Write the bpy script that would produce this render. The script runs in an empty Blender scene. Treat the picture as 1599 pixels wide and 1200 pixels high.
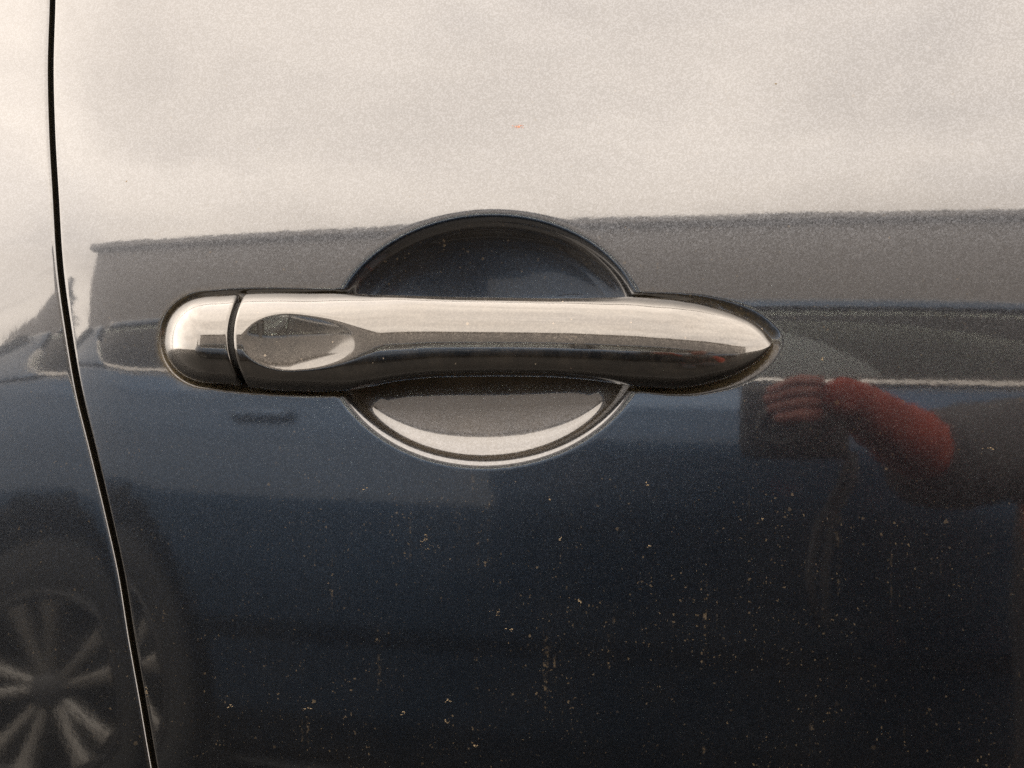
import bpy, bmesh, math, random
import numpy as np
from mathutils import Vector, Matrix

random.seed(7)
rng = np.random.default_rng(7)
sc = bpy.context.scene
COL = sc.collection

# ---------------------------------------------------------------- camera
CAM_D, CAM_YAW, CAM_Z, FPX = .45, math.radians(13.5), .85, 2000.0   # FPX: focal length in pixels of a 1599 px wide picture
CAM = Vector((CAM_D*math.sin(CAM_YAW), -CAM_D*math.cos(CAM_YAW), CAM_Z))
FW = Vector((-math.sin(CAM_YAW), math.cos(CAM_YAW), 0))
RT = Vector((math.cos(CAM_YAW), math.sin(CAM_YAW), 0))
UP = Vector((0, 0, 1))
cd = bpy.data.cameras.new('camera')
cam = bpy.data.objects.new('camera', cd)
COL.objects.link(cam)
cam.location = CAM
cam.rotation_euler = FW.to_track_quat('-Z', 'Y').to_euler()
cd.sensor_width = 36
cd.lens = FPX/1599*36
cd.clip_start = .02
cd.clip_end = 500
sc.camera = cam

# ---------------------------------------------------------------- sky, sun, exposure
SUN_EL, SUN_ROT = math.radians(52), math.radians(-18)
world = bpy.data.worlds.new('World')
sc.world = world
world.use_nodes = True
wn, wl = world.node_tree.nodes, world.node_tree.links
wn.clear()
w_out = wn.new('ShaderNodeOutputWorld')
w_bg = wn.new('ShaderNodeBackground')
w_bg.inputs['Strength'].default_value = .1
w_sky = wn.new('ShaderNodeTexSky')
w_sky.sky_type = 'NISHITA'
w_sky.sun_disc = False
w_sky.sun_elevation = SUN_EL
w_sky.sun_rotation = SUN_ROT
w_tc = wn.new('ShaderNodeTexCoord')
w_map = wn.new('ShaderNodeMapping')
w_map.inputs['Scale'].default_value = (1, 1, 2.4)
w_n1 = wn.new('ShaderNodeTexNoise')
w_n1.inputs['Scale'].default_value = 2.9
w_n1.inputs['Detail'].default_value = 6
w_n1.inputs['Roughness'].default_value = .55
w_n1.inputs['Distortion'].default_value = .4
w_r1 = wn.new('ShaderNodeValToRGB')          # the clouds' own light and dark
w_r1.color_ramp.elements[0].position = .34
w_r1.color_ramp.elements[0].color = (7.6, 6.6, 5.6, 1)
w_r1.color_ramp.elements[1].position = .62
w_r1.color_ramp.elements[1].color = (10.3, 9.0, 7.65, 1)
w_n2 = wn.new('ShaderNodeTexNoise')
w_n2.inputs['Scale'].default_value = 1.3
w_n2.inputs['Detail'].default_value = 4
w_mr = wn.new('ShaderNodeMapRange')          # how far the cloud closes the sky
w_mr.inputs['From Min'].default_value = .3
w_mr.inputs['From Max'].default_value = .5
w_mr.inputs['To Min'].default_value = .86
w_mr.inputs['To Max'].default_value = 1
w_mix = wn.new('ShaderNodeMix')
w_mix.data_type = 'RGBA'
wl.new(w_tc.outputs['Generated'], w_map.inputs['Vector'])
wl.new(w_map.outputs[0], w_n1.inputs['Vector'])
wl.new(w_map.outputs[0], w_n2.inputs['Vector'])
wl.new(w_n1.outputs['Fac'], w_r1.inputs['Fac'])
wl.new(w_n2.outputs['Fac'], w_mr.inputs['Value'])
wl.new(w_mr.outputs[0], w_mix.inputs['Factor'])
wl.new(w_sky.outputs[0], w_mix.inputs['A'])
wl.new(w_r1.outputs[0], w_mix.inputs['B'])
wl.new(w_mix.outputs['Result'], w_bg.inputs['Color'])
wl.new(w_bg.outputs[0], w_out.inputs['Surface'])

sd = bpy.data.lights.new('sun', 'SUN')
sd.energy = .5
sd.angle = math.radians(40)
sd.color = (1, .95, .88)
sun = bpy.data.objects.new('sun', sd)
COL.objects.link(sun)
sdir = Vector((math.sin(SUN_ROT)*math.cos(SUN_EL), math.cos(SUN_ROT)*math.cos(SUN_EL), math.sin(SUN_EL)))
sun.rotation_euler = (-sdir).to_track_quat('-Z', 'Y').to_euler()
sc.view_settings.view_transform = 'Standard'
sc.view_settings.look = 'None'
sc.view_settings.exposure = 3.40
sc.view_settings.gamma = 1
sc.cycles.use_denoising = False      # the fine grain of the picture stays
sc.cycles.use_adaptive_sampling = False
sc.cycles.max_bounces = 8
sc.cycles.glossy_bounces = 6
sc.cycles.caustics_reflective = False
sc.cycles.sample_clamp_indirect = 1.5


# ---------------------------------------------------------------- node helpers
class NT:
    def __init__(s, name):
        s.m = bpy.data.materials.new(name)
        s.m.use_nodes = True
        s.n, s.l = s.m.node_tree.nodes, s.m.node_tree.links
        s.n.clear()
        s.out = s.n.new('ShaderNodeOutputMaterial')

    def add(s, t, ins=None, **kw):
        n = s.n.new('ShaderNode'+t)
        for k, v in kw.items():
            setattr(n, k, v)
        for k, v in (ins or {}).items():
            s.put(n.inputs[k], v)
        return n

    def put(s, sock, v):
        if isinstance(v, bpy.types.NodeSocket):
            s.l.new(v, sock)
        elif isinstance(v, bpy.types.Node):
            s.l.new(v.outputs[0], sock)
        else:
            sock.default_value = v

    def math(s, op, a, b=0.0, c=None):
        n = s.add('Math', operation=op)
        s.put(n.inputs[0], a)
        s.put(n.inputs[1], b)
        if c is not None:
            s.put(n.inputs[2], c)
        return n.outputs[0]

    def ramp(s, v, a, b, lo=0.0, hi=1.0):
        return s.add('MapRange', {'Value': v, 'From Min': a, 'From Max': b, 'To Min': lo, 'To Max': hi},
                     interpolation_type='SMOOTHSTEP').outputs[0]

    def mix(s, f, a, b):
        n = s.add('Mix', data_type='RGBA')
        s.put(n.inputs['Factor'], f)
        s.put(n.inputs['A'], a)
        s.put(n.inputs['B'], b)
        return n.outputs['Result']

    def done(s, sh):
        s.l.new(sh if isinstance(sh, bpy.types.NodeSocket) else sh.outputs[0], s.out.inputs['Surface'])
        return s.m


def plain(name, col, rough=.5, metal=0.0, coat=0.0, var=.12, scale=20.0, bump=0.0):
    t = NT(name)
    tc = t.add('TexCoord')
    n = t.add('TexNoise', {'Vector': tc.outputs['Object'], 'Scale': scale, 'Detail': 5.0})
    a = tuple(c*(1-var) for c in col)+(1,)
    b = tuple(min(1, c*(1+var)) for c in col)+(1,)
    c = t.mix(n.outputs['Fac'], a, b)
    p = t.add('BsdfPrincipled', {'Base Color': c, 'Roughness': rough, 'Metallic': metal, 'Coat Weight': coat, 'Coat Roughness': .03})
    if bump:
        bp = t.add('Bump', {'Height': n.outputs['Fac'], 'Strength': .6, 'Distance': bump})
        t.put(p.inputs['Normal'], bp)
    return t.done(p)


def car_paint(name, base, rough, peel=1.0, grain=.15, dust=0.0, handle=False, coat_ior=1.5):
    """dark metallic paint: flakes in the base, a clear coat with orange peel, road dust on top"""
    t = NT(name)
    tc = t.add('TexCoord').outputs['Object']
    geo = t.add('NewGeometry').outputs['Normal']
    vo = t.add('TexVoronoi', {'Vector': tc, 'Scale': 2300.0})
    off = t.add('VectorMath', {0: vo.outputs['Color'], 1: (.5, .5, .5)}, operation='SUBTRACT').outputs[0]
    sca = t.add('VectorMath', {0: off}, operation='SCALE')
    sca.inputs['Scale'].default_value = grain
    nrm = t.add('VectorMath', {0: geo, 1: sca.outputs[0]}, operation='ADD').outputs[0]
    nrm = t.add('VectorMath', {0: nrm}, operation='NORMALIZE').outputs[0]
    sep = t.add('SeparateColor', {0: vo.outputs['Color']})
    bright = t.ramp(sep.outputs[0], .2, 1.0, .75, 1.3)
    fl = t.add('VectorMath', {0: base}, operation='SCALE')
    t.put(fl.inputs['Scale'], bright)
    # orange peel in the clear coat, fine grain on top of it
    n1 = t.add('TexNoise', {'Vector': tc, 'Scale': 330.0, 'Detail': 2.0})
    n2 = t.add('TexNoise', {'Vector': tc, 'Scale': 1500.0, 'Detail': 2.0})
    h = t.math('MULTIPLY_ADD', n2.outputs['Fac'], .14, n1.outputs['Fac'])
    bp = t.add('Bump', {'Height': h, 'Strength': 1.0, 'Distance': 5.0e-6*peel})
    p = t.add('BsdfPrincipled', {'Base Color': fl.outputs[0], 'Metallic': 1.0, 'Roughness': rough, 'Normal': nrm,
                                 'Coat Weight': 1.0, 'Coat Roughness': .055 if handle else .04, 'Coat IOR': coat_ior, 'Coat Normal': bp})
    sh = p.outputs[0]
    if dust:
        sx = t.add('SeparateXYZ', {0: tc})
        big = t.add('TexNoise', {'Vector': tc, 'Scale': 16.0, 'Detail': 5.0, 'Roughness': .7})
        # clumps of specks, thicker low down on the door
        mid = t.ramp(t.math('ABSOLUTE', t.math('ADD', sx.outputs['X'], .005)), .035, .11, 1.15, .22)
        low = t.math('MULTIPLY', t.ramp(sx.outputs['Z'], .85, .80, .10, 1.0), mid)
        clump = t.math('MULTIPLY', t.ramp(big.outputs['Fac'], .45, .72), low)
        warp = t.add('TexNoise', {'Vector': tc, 'Scale': 1100.0, 'Detail': 4.0})
        wv = t.add('VectorMath', {0: warp.outputs['Color']}, operation='SCALE')
        wv.inputs['Scale'].default_value = .0016
        tw = t.add('VectorMath', {0: tc, 1: wv.outputs[0]}, operation='ADD').outputs[0]

        def specks(scale, power, size):
            v = t.add('TexVoronoi', {'Vector': tw, 'Scale': scale})
            cc = t.add('SeparateColor', {0: v.outputs['Color']})
            r = t.math('MULTIPLY', t.math('POWER', cc.outputs[0], power), size)
            return t.math('MULTIPLY', t.ramp(t.math('SUBTRACT', r, v.outputs['Distance']), 0, .06), cc.outputs[1])
        s1 = t.math('MULTIPLY', specks(700.0, 14.0, .34), t.math('ADD', clump, .10))
        s2 = t.math('MULTIPLY', specks(1300.0, 11.0, .46), t.math('ADD', t.math('MULTIPLY', clump, 1.1), .05))
        s3 = t.math('MULTIPLY', specks(260.0, 22.0, .24), t.math('ADD', clump, .05))
        # runs left by rain
        mp = t.add('Mapping', {'Vector': tc, 'Scale': (1.0, 1.0, .07)})
        st = t.add('TexNoise', {'Vector': mp.outputs[0], 'Scale': 260.0, 'Detail': 3.0})
        brk = t.add('TexNoise', {'Vector': tc, 'Scale': 420.0, 'Detail': 4.0, 'Roughness': .8})
        run = t.math('MULTIPLY', t.math('MULTIPLY', t.ramp(st.outputs['Fac'], .62, .74), t.ramp(brk.outputs['Fac'], .5, .72)),
                     t.math('MULTIPLY', clump, .8))
        dust_haze = t.math('MULTIPLY', t.ramp(big.outputs['Fac'], .35, .75), .0035)
        m = t.math('ADD', t.math('ADD', s1, s2), t.math('ADD', s3, t.math('ADD', run, dust_haze)))
        fa = t.add('Attribute', attribute_name='dust_haze')  # haze painted in as pale dust, in the bowl and below it
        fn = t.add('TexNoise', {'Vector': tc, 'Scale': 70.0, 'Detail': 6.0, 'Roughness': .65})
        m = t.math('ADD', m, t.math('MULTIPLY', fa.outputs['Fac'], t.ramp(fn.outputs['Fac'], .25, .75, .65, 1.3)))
        m = t.math('MULTIPLY', m, dust)
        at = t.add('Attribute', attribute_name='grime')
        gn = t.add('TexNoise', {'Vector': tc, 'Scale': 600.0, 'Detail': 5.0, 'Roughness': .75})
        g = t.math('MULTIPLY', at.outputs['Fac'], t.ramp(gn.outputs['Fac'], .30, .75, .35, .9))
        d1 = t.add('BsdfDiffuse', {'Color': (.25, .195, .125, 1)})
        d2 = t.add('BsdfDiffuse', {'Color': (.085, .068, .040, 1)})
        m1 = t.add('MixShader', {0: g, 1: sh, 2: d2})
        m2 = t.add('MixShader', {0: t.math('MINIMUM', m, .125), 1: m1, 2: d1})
        sh = m2.outputs[0]
    if handle:
        # a scuff on the grip and a few dust specks
        sx = t.add('SeparateXYZ', {0: tc})
        X0, X1, Z0, Z1 = handle
        bx = t.math('MULTIPLY', t.ramp(sx.outputs['X'], X0, X0+.0005), t.ramp(sx.outputs['X'], X1, X1-.003))
        bz = t.math('MULTIPLY', t.ramp(sx.outputs['Z'], Z0, Z0+.0004), t.ramp(sx.outputs['Z'], Z1, Z1-.0004))
        mp = t.add('Mapping', {'Vector': tc, 'Scale': (.35, 1, 1), 'Rotation': (0, .15, 0)})
        nz = t.add('TexNoise', {'Vector': mp.outputs[0], 'Scale': 1500.0, 'Detail': 5.0, 'Roughness': .7})
        sm = t.math('MULTIPLY', t.math('MULTIPLY', bx, bz), t.ramp(nz.outputs['Fac'], .50, .60, 0, .10))
        v = t.add('TexVoronoi', {'Vector': tc, 'Scale': 500.0})
        cc = t.add('SeparateColor', {0: v.outputs['Color']})
        r = t.math('MULTIPLY', t.math('POWER', cc.outputs[0], 22.0), .3)
        sp = t.math('MULTIPLY', t.ramp(t.math('SUBTRACT', r, v.outputs['Distance']), 0, .06), .3)
        d = t.add('BsdfDiffuse', {'Color': (.36, .31, .25, 1)})
        fn = t.add('TexNoise', {'Vector': tc, 'Scale': 110.0, 'Detail': 7.0, 'Roughness': .68})
        fp = t.ramp(fn.outputs['Fac'], .35, .72, .004, .026)      # fingermarks and dust, with soft lens haze painted in
        sh = t.add('MixShader', {0: t.math('MAXIMUM', fp, t.math('MAXIMUM', sm, sp)), 1: sh, 2: d}).outputs[0]
    return t.done(sh)


# ---------------------------------------------------------------- mesh helpers
def link(name, me, m=None, parent=None, loc=(0, 0, 0)):
    o = bpy.data.objects.new(name, me)
    COL.objects.link(o)
    if m is not None:
        me.materials.append(m)
    if parent is not None:
        o.parent = parent
    o.location = loc
    return o


def empty(name, label, cat, loc=(0, 0, 0), group=None):
    o = bpy.data.objects.new(name, None)
    COL.objects.link(o)
    o.empty_display_size = .1
    o.location = loc
    o['label'] = label
    o['category'] = cat
    if group:
        o['group'] = group
    return o


def mesh_np(name, V, Q, smooth=True):
    """V (n,3), Q (m,4) quads"""
    me = bpy.data.meshes.new(name)
    V = np.ascontiguousarray(V, dtype=np.float32)
    Q = np.ascontiguousarray(Q, dtype=np.int32)
    me.vertices.add(len(V))
    me.vertices.foreach_set('co', V.ravel())
    k = Q.shape[1]
    me.loops.add(Q.size)
    me.loops.foreach_set('vertex_index', Q.ravel())
    me.polygons.add(len(Q))
    me.polygons.foreach_set('loop_start', np.arange(0, Q.size, k, dtype=np.int32))
    me.polygons.foreach_set('loop_total', np.full(len(Q), k, dtype=np.int32))
    me.update(calc_edges=True)
    me.polygons.foreach_set('use_smooth', np.full(len(Q), smooth, dtype=bool))
    me.validate()
    return me


def grid_quads(nu, nv, close_v=False, flip=False):
    i = np.arange(nu-1)[:, None]
    j = np.arange(nv if close_v else nv-1)[None, :]
    j2 = (j+1) % nv
    q = np.stack([i*nv+j+0*j, (i+1)*nv+j, (i+1)*nv+j2, i*nv+j2+0*i], -1).reshape(-1, 4)
    return q[:, ::-1] if flip else q


def grid_obj(name, P, m, parent=None, close_v=False, flip=False, keep=None, solid=0.0):
    nu, nv = P.shape[:2]
    Q = grid_quads(nu, nv, close_v, flip)
    if keep is not None:
        Q = Q[keep.reshape(-1)]
    me = mesh_np(name, P.reshape(-1, 3), Q)
    if keep is not None:
        b = bmesh.new()
        b.from_mesh(me)
        bmesh.ops.delete(b, geom=[v for v in b.verts if not v.link_faces], context='VERTS')
        b.to_mesh(me)
        b.free()
    o = link(name, me, m, parent)
    if solid:
        s = o.modifiers.new('solid', 'SOLIDIFY')
        s.thickness = solid
        s.offset = -1
    return o


def bm_obj(name, bm, m, parent=None, smooth=True, loc=(0, 0, 0)):
    me = bpy.data.meshes.new(name)
    bmesh.ops.recalc_face_normals(bm, faces=bm.faces)
    bm.to_mesh(me)
    bm.free()
    for p in me.polygons:
        p.use_smooth = smooth
    return link(name, me, m, parent, loc)


def box(bm, c, s, bevel=0.0, rot=None, seg=2):
    r = bmesh.ops.create_cube(bm, size=1)
    vs = r['verts']
    M = Matrix.Translation(c) @ (rot.to_4x4() if rot is not None else Matrix.Identity(4)) @ Matrix.Diagonal((*s, 1))
    bmesh.ops.transform(bm, matrix=M, verts=vs)
    if bevel:
        es = list({e for v in vs for e in v.link_edges})
        bmesh.ops.bevel(bm, geom=es, offset=bevel, segments=seg, affect='EDGES', profile=.5)


def tube(bm, pts, rad, n=8, caps=True):
    pts = [Vector(p) for p in pts]
    if not hasattr(rad, '__len__'):
        rad = [rad]*len(pts)
    rings = []
    up = None
    for i, p in enumerate(pts):
        t = (pts[min(i+1, len(pts)-1)]-pts[max(i-1, 0)]).normalized()
        if up is None:
            up = t.orthogonal().normalized()
        up = (up-t*up.dot(t)).normalized()
        s = t.cross(up)
        rings.append([bm.verts.new(p+(up*math.cos(a)+s*math.sin(a))*rad[i]) for a in (k*2*math.pi/n for k in range(n))])
    for a, b in zip(rings, rings[1:]):
        for k in range(n):
            bm.faces.new((a[k], a[(k+1) % n], b[(k+1) % n], b[k]))
    if caps:
        bm.faces.new(rings[0][::-1])
        bm.faces.new(rings[-1])


def pchip(x, xs, ys):
    """monotone cubic through (xs, ys)"""
    xs, ys = np.asarray(xs, float), np.asarray(ys, float)
    h = np.diff(xs)
    d = np.diff(ys)/h
    m = np.zeros_like(ys)
    m[0], m[-1] = d[0], d[-1]
    for i in range(1, len(xs)-1):
        if d[i-1]*d[i] > 0:
            w1, w2 = 2*h[i]+h[i-1], h[i]+2*h[i-1]
            m[i] = (w1+w2)/(w1/d[i-1]+w2/d[i])
    x = np.clip(np.asarray(x, float), xs[0], xs[-1])
    i = np.clip(np.searchsorted(xs, x)-1, 0, len(xs)-2)
    t = (x-xs[i])/h[i]
    return ((2*t**3-3*t**2+1)*ys[i]+(t**3-2*t**2+t)*h[i]*m[i]+(-2*t**3+3*t**2)*ys[i+1]+(t**3-t**2)*h[i]*m[i+1])


def sstep(x, a, b):
    t = np.clip((x-a)/(b-a), 0, 1)
    return t*t*(3-2*t)


# ---------------------------------------------------------------- door skin: shape of the car's side
TILT = [(-.62, -12), (-.3, -4), (-.135, .4), (-.103, .75), (-.045, .95), (-.0135, 1.7), (0, 2.4), (.0247, 5.5), (.056, 11.5),
        (.09, 15), (.135, 17), (.25, 19), (.4, 21)]      # height from the camera level (m), how far the skin leans back there (deg)
_z = np.linspace(-.62, .35, 1941)
_s = np.interp(_z, [a for a, b in TILT], np.tan(np.radians([b for a, b in TILT])))
_s = np.convolve(np.pad(_s, 15, mode='edge'), np.ones(31)/31, 'valid')
_F = np.concatenate([[0], np.cumsum((_s[1:]+_s[:-1])/2*(_z[1]-_z[0]))])
_F -= np.interp(0, _z, _F)


def skin(x, z):
    return np.interp(z-CAM_Z, _z, _F)+x*x/6.0


def unproj(u, v, extra=0.0, plane=None):
    """point on the door skin (pushed in by extra), or on the plane y = plane, that the picture shows at u, v"""
    d = FW*FPX+RT*(u-799.5)+UP*(600-v)
    d.normalize()
    if plane is not None:
        return CAM+d*((plane-CAM.y)/d.y)
    t = CAM_D
    for _ in range(25):
        p = CAM+d*t
        t -= (p.y-float(skin(p.x, p.z))-extra)/d.y
    return CAM+d*t


# seam between the doors
SEAM = [(84, -300), (80, 0), (77, 100), (79, 200), (85, 310), (92, 420), (104, 510), (121, 610), (143, 700), (167, 800), (189, 900), (205, 1000), (221, 1090), (240, 1200), (330, 1600)]
_sp = [unproj(u, v) for u, v in SEAM]
_sz = np.array([p.z for p in _sp][::-1])
_sx = np.array([p.x for p in _sp][::-1])


def seam_x(z):
    e0 = (_sx[1]-_sx[0])/(_sz[1]-_sz[0])
    r = pchip(z, _sz, _sx)
    return np.where(z < _sz[0], _sx[0]+(z-_sz[0])*e0, r)


# bowl behind the handle
BC, BL, BR = unproj(760, 531), unproj(760-247, 531), unproj(760+247, 531)
BT, BB = unproj(760, 337), unproj(760, 726)
bowl_c = np.array([(BL.x+BR.x)/2, (BT.z+BB.z)/2])
bowl_a, bowl_b = (BR.x-BL.x)/2, (BT.z-BB.z)/2
# depth below the skin against the distance inward from the rim (mm): slope in degrees
_bd = np.array([-3.0, -2.2, -1.2, -.2, .8, 1.6, 2.3, 2.9, 3.6, 5, 7, 9.0, 11, 14, 20, 28, 44])
_bs = np.array([0, 1.0, 6, 18, 32, 39, 41, 35, 27.5, 22.5, 18.5, 16, 14, 12, 10, 7, 0])
_bx = np.linspace(-3, 44, 941)
_by = np.tan(np.radians(pchip(_bx, _bd, _bs)))
_bdep = np.concatenate([[0], np.cumsum((_by[1:]+_by[:-1])/2*(_bx[1]-_bx[0]))])/1000


def bowl_depth(x, z):
    dx, dz = (x-bowl_c[0])/bowl_a, (z-bowl_c[1])/bowl_b
    r = np.sqrt(dx*dx+dz*dz)+1e-9
    g = np.sqrt((dx/bowl_a)**2+(dz/bowl_b)**2)/r
    d = (1-r)/g*1000
    dn = np.where(d > 0, d/np.maximum(1e-6, (1/g/1e-3))*44, d)      # inside: 44 at the middle whatever the direction
    w = np.clip(d/10, 0, 1)
    d = d*(1-w)+dn*w
    f = .45*sstep(z-bowl_c[1], -.004, .016)
    return np.interp(d, _bx, _bdep)+f*np.interp(np.maximum(d-4.5, 0)**2/(np.maximum(d-4.5, 0)+1.5)+4.5, _bx, _bdep)-f*np.interp(4.5, _bx, _bdep)


# ---------------------------------------------------------------- handle outline (u, top v, bottom v) and depths
H_S = np.array([330, 365, 400, 450, 500, 540, 580, 620, 680, 760, 850, 900, 950, 1000, 1040, 1080, 1120, 1150, 1175, 1190, 1200, 1206])
H_T = np.array([461, 458, 457, 457, 458, 459, 460.5, 461.5, 463, 464.5, 466, 466, 465, 464, 466, 471, 480, 490, 502, 513, 523, 534.])
H_B = np.array([601, 606, 609, 612, 613, 611, 604, 596, 590, 588.5, 589, 592, 598, 605, 608, 606, 597, 586, 572, 560, 548, 534.])
U0, U1, UL = 255.0, 1206.0, 330.0
S_MM = .225e-3


def h_out(u):
    """centre v and half height of the handle in picture pixels at u"""
    top, bot = np.interp(u, H_S, H_T), np.interp(u, H_S, H_B)
    c = pchip(u, H_S, (H_T+H_B)/2)
    h2 = pchip(u, H_S, ((H_B-H_T)/2)**2)
    h = np.sqrt(np.maximum(h2, 0))
    t = np.clip((UL-u)/(UL-U0), 0, 1)
    c = np.where(u < UL, 531+t*(-1), c)
    h = np.where(u < UL, 70*np.sqrt(np.maximum(0, 1-t**2.1)), h)
    return c, h


def y_sil(u):        # where the handle is widest, relative to the door skin (m, + is inward)
    return pchip(u, [255, 330, 470, 560, 640, 880, 960, 1040, 1206], [.0012, .0012, .0005, -.0035, -.0070, -.0070, -.0035, .0008, .0014])


def y_front(u):      # crown of the handle relative to the door skin
    k = pchip(u, [255, 400, 560, 700, 880, 1000, 1100, 1206], [-.0155, -.0160, -.0166, -.0176, -.0176, -.0160, -.0135, -.0100])
    t = np.clip((325-u)/(325-U0), 0, 1)
    k = .0012+(k-.0012)*np.sqrt(np.maximum(0, 1-t**2.6))
    t = np.clip((U1-u)/(U1-1040), 0, 1)
    return .0012+(k-.0012)*np.sqrt(np.clip(1-(1-t)**1.9, 0, 1))


def skin_line(u, v):
    """door skin point under picture point, vectorised: x, z and skin y"""
    u, v = np.broadcast_arrays(np.asarray(u, float), np.asarray(v, float))
    d = np.array(FW)[None]*FPX+np.array(RT)[None]*(u.reshape(-1, 1)-799.5)+np.array([[0, 0, 1.0]])*(600-v.reshape(-1, 1))
    d /= np.linalg.norm(d, axis=1, keepdims=True)
    return d


def place(u, v, extra):
    """world points the picture shows at u, v lying extra (m) off the door skin at that spot"""
    shp = np.shape(u)
    d = skin_line(u, v)
    ex = np.broadcast_to(extra, shp).reshape(-1)
    t = np.full(len(d), CAM_D)
    c = np.array(CAM)
    for _ in range(14):
        p = c+d*t[:, None]
        t = t-(p[:, 1]-skin(p[:, 0], p[:, 2])-ex)/d[:, 1]
    return (c+d*t[:, None]).reshape(shp+(3,))


# footprint of the handle ends on the skin (for the seat the ends sit in)
_fu = np.concatenate([UL-(UL-U0)*np.cos(np.linspace(0, np.pi/2, 40)), np.linspace(UL+2, 1040, 120), U1-(U1-1040)*(1-np.sin(np.linspace(0, np.pi/2, 60)))**1.0])
_fu = np.unique(_fu)
_fc, _fh = h_out(_fu)
_ft = place(_fu, _fc-_fh, y_sil(_fu))
_fb = place(_fu, _fc+_fh, y_sil(_fu))
FT = np.stack([_ft[:, 0], _ft[:, 2]], -1)
FB = np.stack([_fb[:, 0], _fb[:, 2]], -1)
_end_w = np.ones(len(_fu))
poly = np.concatenate([FT, FB[::-1]])


def handle_dist(x, z):
    """signed distance to the handle footprint (m), negative inside; evaluated on flat arrays"""
    out = np.full(x.shape, 1.0)
    m = (x > FT[0, 0]-.012) & (x < FT[-1, 0]+.012) & (z > FB[:, 1].min()-.012) & (z < FT[:, 1].max()+.012)
    X, Z = x[m], z[m]
    A = poly
    B = np.roll(poly, -1, axis=0)
    best = np.full(len(X), 1.0)
    for a, b in zip(A, B):
        ab = b-a
        L = ab@ab+1e-18
        t = np.clip(((X-a[0])*ab[0]+(Z-a[1])*ab[1])/L, 0, 1)
        dd = (X-a[0]-t*ab[0])**2+(Z-a[1]-t*ab[1])**2
        best = np.minimum(best, dd)
    top = np.interp(X, FT[:, 0], FT[:, 1])
    bot = np.interp(X, FB[:, 0], FB[:, 1])
    ins = (X > FT[0, 0]) & (X < FT[-1, 0]) & (Z < top) & (Z > bot)
    dd = np.sqrt(best)
    out[m] = np.where(ins, -dd, dd)
    return out


def door_extra(x, z):
    """bowl and handle seat: how far the skin is pressed in"""
    b = bowl_depth(x, z)
    hd = handle_dist(x.ravel(), z.ravel()).reshape(x.shape)
    # seat: rounded lip, 2.4 mm deep under the handle, lip a little wider at the front tip
    tipw = sstep(x, FT[-1, 0]-.045, FT[-1, 0])
    o = .0015+.0024*tipw
    tt = np.clip((o-hd)/(o+.0006), 0, 1)
    h = (.0013-.0005*tipw)*(tt**2*(3-2*tt))
    k = .0009
    m = np.maximum(b, h)
    dlt = np.abs(b-h)
    both = (b > 1e-6) & (h > 1e-6)
    m = m+np.where(both, np.maximum(k-dlt, 0)**2/(4*k), 0)
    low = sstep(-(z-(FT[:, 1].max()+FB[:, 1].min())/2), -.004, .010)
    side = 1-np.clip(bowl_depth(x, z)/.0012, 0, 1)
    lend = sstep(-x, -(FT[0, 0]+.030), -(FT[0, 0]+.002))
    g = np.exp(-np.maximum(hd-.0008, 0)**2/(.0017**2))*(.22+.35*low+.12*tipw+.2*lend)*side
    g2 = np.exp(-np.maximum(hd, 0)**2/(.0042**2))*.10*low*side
    # bowl dust doubling as painted lens haze, plus a painted haze glow below it
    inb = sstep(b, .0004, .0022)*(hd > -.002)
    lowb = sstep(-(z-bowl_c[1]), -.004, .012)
    dust_haze = inb*(.012+.058*lowb)+.010*np.exp(-((x-.012)/.040)**2-((z-.826)/.022)**2)*(1-inb)
    return m, np.clip(g+g2, 0, .95)*(hd < .5), dust_haze


# ---------------------------------------------------------------- materials
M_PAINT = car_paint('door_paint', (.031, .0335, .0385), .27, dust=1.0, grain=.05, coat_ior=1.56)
_sc0, _sc1 = unproj(847, 533, plane=-.021), unproj(912, 522, plane=-.021)
M_HANDLE = car_paint('handle_paint', (.022, .0205, .019), .28, peel=.5, grain=.12, handle=(_sc0.x, _sc1.x, _sc0.z, _sc1.z), coat_ior=1.57)
M_BLUE = car_paint('blue_car_paint', (.032, .064, .115), .33, peel=.5)
M_RUBBER = plain('black_rubber', (.012, .012, .012), .8)
M_CAVITY = plain('inner_steel_dark', (.014, .015, .017), .6)
M_TRIM = plain('bright_trim', (.75, .73, .70), .12, metal=1.0, var=.03)
M_ALLOY = plain('alloy_wheel', (.21, .20, .185), .4, metal=.75, var=.06)
M_TYRE = plain('tyre_rubber', (.010, .010, .010), .85, bump=.002, scale=60)
M_PLASTIC = plain('black_plastic', (.02, .02, .021), .45)
M_SEAT = plain('seat_fabric', (.035, .034, .036), .9)
M_DIRT = plain('dried_mud_speck', (.13, .10, .06), .95, var=.4, scale=2500)
M_BUG = plain('orange_speck', (.34, .12, .05), .8, var=.4, scale=2500)


def glass_mat(name, tint, rough=0.0):
    t = NT(name)
    g = t.add('BsdfGlossy', {'Color': (1, 1, 1, 1), 'Roughness': rough})
    tr = t.add('BsdfTransparent', {'Color': (*tint, 1)})
    lw = t.add('Fresnel', {'IOR': 1.5})
    return t.done(t.add('MixShader', {0: lw, 1: tr, 2: g}))


M_GLASS = glass_mat('tinted_glass', (.42, .45, .42))

# ---------------------------------------------------------------- the car
car = empty('parked_car', 'dark grey blue metallic car with dusty doors and a shiny grey pull handle', 'car', (0, 0, 0))


def spread(a, b, step0, grow, lim):
    out, x, s = [], a, step0
    sign = 1 if b > a else -1
    while (b-x)*sign > s:
        x += sign*s
        out.append(x)
        s = min(s*grow, lim)
    out.append(b)
    return out


# --- front door
EDGE_R = .0010
hem = [(-.5, 14), (-1, 6), (-1, 3)]


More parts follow.
